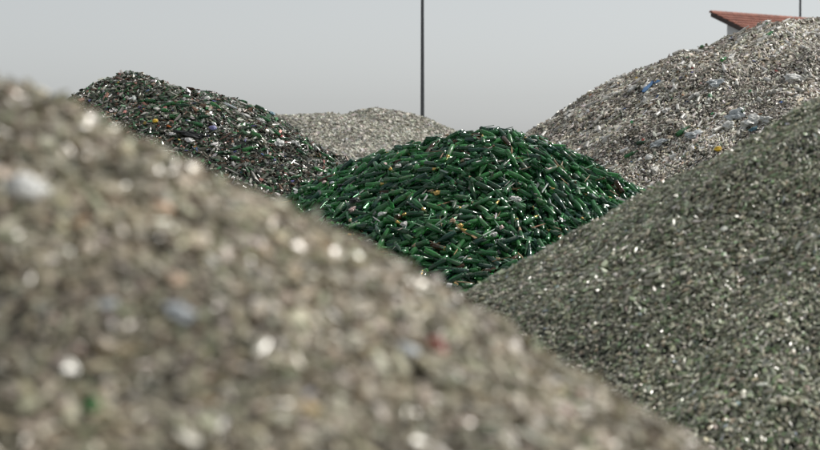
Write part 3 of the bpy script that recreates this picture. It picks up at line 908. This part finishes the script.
# dark heap
lump(DARK, DR, 262, 124, 'plastic_bag', film_and_glint_white, 9, 5, -35, 21, 'white crumpled bag high on the dark heap below its crest', 'plastic bag', lift=.03)
lump(DARK, DR, 246, 118, 'plastic_bag', film_and_glint_white, 11, 2.4, -25, 22, 'thin white strip of film up left of the crumpled bag on the dark heap', 'plastic bag', lift=.03)
lump(DARK, DR, 279, 147, 'plastic_bag', film_and_glint_white, 9, 7, 40, 23, 'folded white bag halfway down the right side of the dark heap', 'plastic bag', lift=.03)
lump(DARK, DR, 296, 146, 'plastic_bag', film_and_glint_white, 8, 5, -35, 24, 'white scrap of film right of the folded bag on the dark heap', 'plastic bag', lift=.03)
lump(DARK, DR, 316, 150, 'plastic_bag', film_and_glint_white, 12, 4, -35, 25, 'long white strip along the lower right crest of the dark heap', 'plastic bag', lift=.03)
lump(DARK, DR, 230, 108, 'plastic_bag', film_grey, 12, 2.4, -30, 26, 'pale strip of film near the top of the dark heap', 'plastic bag', lift=.03)
lump(DARK, DR, 155, 123, 'plastic_disc', pl_yellow, 6, 5, 0, 27, 'bright yellow piece on the dark heap by the blurred slope', 'plastic piece', rough=.2)
lump(DARK, DR, 213, 130, 'plastic_disc', pl_lilac, 7, 5, 0, 28, 'lilac blue piece in the middle of the dark heap', 'plastic piece', rough=.2)
lump(DARK, DR, 168, 128, 'plastic_scrap', pl_orange, 5, 3, -30, 29, 'small orange piece right of the yellow one on the dark heap', 'plastic piece')
lump(DARK, DR, 272, 109, 'plastic_scrap', pl_cyan, 5, 4, 20, 30, 'light blue scrap on the crest of the dark heap', 'plastic piece', lift=.03)
lump(DARK, DR, 190, 137, 'plastic_film', pl_black, 24, 7, -10, 31, 'black plastic sheet halfway down the dark heap', 'plastic sheet')
lump(DARK, DR, 189, 142, 'paper_scrap', paper_and_streak_white, 8, 4, -20, 32, 'cream paper scrap below the black sheet on the dark heap', 'paper')
lump(DARK, DR, 215, 147, 'paper_scrap', paper_and_streak_white, 7, 5, 20, 33, 'white paper scrap low on the dark heap by the blurred slope', 'paper')
lump(DARK, DR, 172, 136, 'paper_scrap', paper_and_streak_white, 7, 4, -20, 34, 'pale paper scrap left of the black sheet on the dark heap', 'paper')
lump(DARK, DR, 312, 185, 'plastic_scrap', foil_gold, 7, 3, 40, 35, 'gold scrap where the dark heap meets the green bottles', 'foil')
DB = [(264,120,-30,'sloping'),(233,122,-20,'beer'),(258,137,-25,'claret'),(272,143,5,'claret'),(285,140,0,'beer'),(309,148,-40,'claret'),(327,158,-35,'sekt'),
      (332,166,20,'broken0'),(180,104,10,'claret'),(168,106,20,'claret'),(184,107,0,'sloping'),(165,112,-10,'broken0'),(242,103,-35,'sloping'),(263,105,-25,'sekt'),
      (250,150,15,'claret'),(276,134,-35,'beer'),(222,154,10,'beer'),(236,160,-10,'broken0'),(148,102,-5,'claret'),(302,154,-30,'beer'),(320,172,-20,'claret'),
      (296,178,10,'beer'),(205,118,5,'beer'),(217,108,-30,'claret'),(268,158,-20,'beer'),(252,110,-30,'claret'),(173,118,-8,'broken1'),(195,125,-15,'claret')]
db_used = {}
for n, (a, b, c, kd) in enumerate(DB):
    side = 'left' if a < 200 else ('middle' if a < 260 else 'right')
    hi = 'upper' if b < 122 else ('central' if b < 148 else 'lower')
    o = lay_bottle(DARK, DR, a, b, c + (180 if n % 3 == 0 else 0), kd, 'glass_bottle', n % 3,
               '%s %s on the %s %s part of the dark mixed heap' % (COLW[n % 3], KIND_WORD[kd], hi, side), .85,
               'green bottles scattered on the dark mixed heap', lift=.02)
    db_used.setdefault(o['label'], []).append((a, o))
name_twins(db_used)

# things among the green bottles
GGR = (20.3, 27)
lump(GS, GGR, 517, 202, 'paper_ball', paper_and_streak_white, 11, 8, 0, 41, 'white crumpled paper ball in the middle of the bottle heap', 'paper', lift=.01)
lump(GS, GGR, 494, 243, 'paper_ball', film_and_glint_white, 8, 6, 0, 42, 'round white piece lower left of the upright tan bottle neck', 'paper', lift=.01)
lump(GS, GGR, 404, 226, 'paper_scrap', paper_and_streak_white, 9, 7, 30, 43, 'jagged white scrap right of the gold-necked bottle at the left', 'paper', lift=.01)
lump(GS, GGR, 382, 217, 'paper_scrap', film_and_glint_white, 8, 5, 0, 44, 'pale scrap above left of the jagged white scrap', 'paper')
lump(GS, GGR, 352, 216, 'paper_scrap', paper_pink, 8, 6, 20, 45, 'pinkish white scrap at the lower left of the bottle heap', 'paper')
lump(GS, GGR, 324, 186, 'jar', paper_pink, 6, 5, 0, 46, 'round pinkish lump, left one of a pair at the left end of the bottle heap', 'jar', rough=.1)
lump(GS, GGR, 332, 186, 'jar', film_grey, 6, 5, 0, 47, 'round grey lump, right one of a pair at the left end of the bottle heap', 'jar', rough=.1)
lump(GS, GGR, 354, 205, 'plastic_film', pl_black, 14, 6, -35, 48, 'black elongated lump on the left side of the bottle heap', 'plastic sheet')
lump(GS, GGR, 341, 196, 'plastic_film', pl_black, 9, 5, -30, 49, 'smaller black lump up left of the elongated one', 'plastic sheet')
lump(GS, GGR, 502, 235, 'paper_scrap', paper_pink, 5, 5, 0, 50, 'tiny pink scrap left of the upright tan neck', 'paper')
lump(GS, GGR, 453, 227, 'paper_scrap', foil_tan, 7, 6, -30, 51, 'brown paper scrap at the upper end of the dry twig', 'paper')
lump(GS, GGR, 461, 233, 'foil_scrap', foil_gold, 5, 5, 30, 52, 'yellow foil scrap lying on the dry twig', 'foil')
lump(GS, GGR, 438, 197, 'foil_scrap', foil_gold, 6, 5, 0, 53, 'yellow foil ball left of the middle of the bottle heap', 'foil')
lump(GS, GGR, 398, 172, 'paper_scrap', film_and_glint_white, 6, 5, 0, 54, 'white blob on the upper left side of the bottle heap', 'paper')
lump(GS, GGR, 447, 131, 'foil_scrap', foil_tan, 5, 3, -40, 55, 'small brown scrap on the crest of the bottle heap, left of its top', 'foil')
tw = []
for a, b in ((452, 226), (458, 231), (465, 236), (471, 242), (476, 246)):
    q = GS.hit(a, b, 0, 0); q[2] += .03; tw.append(q)
ribbon('dry_twig', tw, [.03, .02, .022, .018, .03], wood, label='thin dry twig lying across the lower middle of the bottle heap', cat='twig')

# larger single pieces on the blurred foreground heap
NR = (1.6, 4.6)
def fore(px, py, wpx, hpx, mat, seed, label, ang=0, rough=.3, nm='glass_shard'):
    lump(NEAR, NR, px, py, nm, mat, wpx, hpx, ang, seed, label, 'glass piece', lift=.004, rough=rough)
fore(437, 351, 22, 15, pl_red, 61, 'blurred dark red piece near the bottom of the foreground heap')
fore(410, 357, 22, 15, film_grey, 62, 'blurred pale bluish piece left of the red one in the foreground')
fore(93, 411, 24, 16, G3, 63, 'blurred green piece at the lower left of the foreground heap')
fore(28, 199, 40, 26, film_and_glint_white, 64, 'large blurred sun glint painted white at the left edge of the foreground heap')  # out-of-focus sun glint built as a lump, brightness put into its colour
fore(180, 320, 34, 16, film_grey, 65, 'blurred lilac grey piece in the left half of the foreground heap', ang=-30)
fore(110, 312, 20, 13, film_grey, 66, 'blurred bluish grey piece left of the lilac grey one')
fore(165, 215, 26, 15, foil_tan, 67, 'blurred tan piece high on the foreground heap')
fore(176, 284, 22, 12, foil_tan, 68, 'blurred ochre brown piece above the lilac grey one', ang=10)

# ------------------------------------------------------------------ poles
metal_grey = principled('grey_metal', (.10, .105, .11), .5, .5, metal=.3); add_noise(metal_grey, 3, .15)
def pole(px, D, r0, r1, h, label, top=True):
    X = (px - 410) / FPX * D
    root = empty('lamp_pole', (X, D, 0), label=label, cat='pole')
    prof = [(r0, .02), (r0, .5), (r0 * .97, h * .3), ((r0 + r1) / 2, h * .6), (r1, h)]
    V, F = lathe(prof, 16); me = bpy.data.meshes.new('pole_shaft'); me.from_pydata(V, [], F); me.shade_smooth()
    link('pole_shaft', me, metal_grey, root)
    bm = bmesh.new(); add_box(bm, -r0*2.4, r0*2.4, -r0*2.4, r0*2.4, 0.002, .018)
    bm_obj('base_plate', bm, metal_grey, root)
    bm = bmesh.new(); add_box(bm, -.32, .32, -.14, .14, h + .002, h + .10)
    bm_obj('lamp_head', bm, metal_grey, root)
pole(422.4, 82, .072, .046, 11.0, 'thin dark grey pole rising out of the pale heap into the sky')
pole(799.4, 128, .075, .055, 14.0, 'thin dark pole rising behind the red tiled roof')

# ------------------------------------------------------------------ house with the tiled roof
HD = 110.0
P0 = at(710.5, 12.0, HD)
A = R(45)
house = empty('house', (P0[0], P0[1], 0), A, label='white-walled house with red tiled roof behind the grey heap', cat='house')
RZ = P0[2]; PT = math.tan(R(23.5)); LEN = 16.0; HALF = 5.2; GI = .55
plaster = principled('white_plaster', (.62, .64, .66), .8, .2); add_noise(plaster, 2, .08, .1)
tile = principled('clay_tile', (.29, .12, .085), .65, .35)
add_noise(tile, scale=3.5, amt=.35, detail=8)
fascia_m = principled('dark_timber', (.07, .055, .05), .6, .3); add_noise(fascia_m, 4, .2)
glassw = principled('window_glass', (.03, .035, .04), .05, .6)
framew = principled('window_frame_white', (.7, .7, .68), .5, .4)
EW = HALF - .6
GI, OV = .42, .62          # the roof runs past the gable wall and past the high back wall
bm = bmesh.new()          # walls of a lean-to roofed house: high wall at the back, low one in front
pr = [(-EW, 0), (-OV, 0), (-OV, RZ - .20 - OV * PT), (-EW, RZ - .20 - EW * PT)]
a = [bm.verts.new((GI, y_, z_)) for y_, z_ in pr]; b = [bm.verts.new((LEN - GI, y_, z_)) for y_, z_ in pr]
bm.faces.new(a); bm.faces.new(list(reversed(b)))
for i in range(4):
    j = (i + 1) % 4; bm.faces.new((a[i], b[i], b[j], a[j]))
bmesh.ops.recalc_face_normals(bm, faces=bm.faces)
bm_obj('wall', bm, plaster, house)
# roof: two fields of pantiles, each with real waves and courses
def tile_field(sign):
    nx = int(LEN / .21 * 8); rows = int(HALF / math.cos(math.atan(PT)) / .34)
    V = []; F = []; Ls = HALF / math.cos(math.atan(PT)); cr = Ls / rows
    th = math.atan(PT)
    xs = np.linspace(0, LEN, nx + 1); wave = .05 * np.abs(np.sin(np.pi * xs / .21)) ** .7
    base = 0
    for r_ in range(rows):
        s0, s1 = r_ * cr, (r_ + 1) * cr + .03
        for (s, up) in ((s0, 0.0), (s1, .035), (s1, .0)):
            for q in range(nx + 1):
                off = wave[q] + up if up or s == s0 else wave[q] - .02
                V.append((xs[q], sign * (s * math.cos(th) + off * math.sin(th)), RZ - .03 - s * math.sin(th) + off * math.cos(th)))
        for k in range(2):
            for q in range(nx):
                i0 = base + k * (nx + 1) + q
                F.append((i0, i0 + 1, i0 + nx + 2, i0 + nx + 1))
        base += 3 * (nx + 1)
    return V, F
V1, F1 = tile_field(-1)
me = bpy.data.meshes.new('roof'); me.from_pydata(V1, [], F1)
roof = link('roof', me, tile, house)
bm = bmesh.new()
nseg = int(LEN / .4)
for k in range(nseg):
    x0 = k * LEN / nseg - .04; x1 = x0 + LEN / nseg + .03
    ra, rb_ = .10, .115
    ring0 = [bm.verts.new((x0, ra * math.cos(t), RZ - .045 + ra * math.sin(t))) for t in np.linspace(0, math.pi, 7)]
    ring1 = [bm.verts.new((x1, rb_ * math.cos(t), RZ - .045 + rb_ * math.sin(t))) for t in np.linspace(0, math.pi, 7)]
    for i in range(6): bm.faces.new((ring0[i], ring1[i], ring1[i + 1], ring0[i + 1]))
    bm.faces.new(ring0); bm.faces.new(list(reversed(ring1)))
bm_obj('ridge_tiles', bm, tile, roof)
# roof deck and verge boards
for sgn in (-1,):
    bm = bmesh.new()
    for (xa, xb, dz0, dz1, nm) in ((.05, LEN - .05, -.16, -.05, 'deck'),):
        p = [(xa, 0, RZ + dz0), (xb, 0, RZ + dz0), (xb, sgn * (HALF - .05), RZ + dz0 - (HALF - .05) * PT), (xa, sgn * (HALF - .05), RZ + dz0 - (HALF - .05) * PT)]
        lo = [bm.verts.new(q) for q in p]; hi = [bm.verts.new((q[0], q[1], q[2] + dz1 - dz0)) for q in p]
        bm.faces.new(lo); bm.faces.new(list(reversed(hi)))
        for i in range(4):
            j = (i + 1) % 4; bm.faces.new((lo[i], hi[i], hi[j], lo[j]))
    bmesh.ops.recalc_face_normals(bm, faces=bm.faces)
    bm_obj('roof_deck', bm, fascia_m, house)
    for xe in (0.0, LEN):
        bm = bmesh.new()
        x0, x1 = (xe - .03, xe + .045) if xe == 0 else (xe - .045, xe + .03)
        p = [(0, RZ - .24), (sgn * HALF, RZ - .24 - HALF * PT), (sgn * HALF, RZ - .03 - HALF * PT), (0, RZ - .03)]
        a = [bm.verts.new((x0, *q)) for q in p]; b = [bm.verts.new((x1, *q)) for q in p]
        bm.faces.new(a); bm.faces.new(list(reversed(b)))
        for i in range(4):
            j = (i + 1) % 4; bm.faces.new((a[i], b[i], b[j], a[j]))
        bmesh.ops.recalc_face_normals(bm, faces=bm.faces)
        bm_obj('verge_board', bm, fascia_m, house)
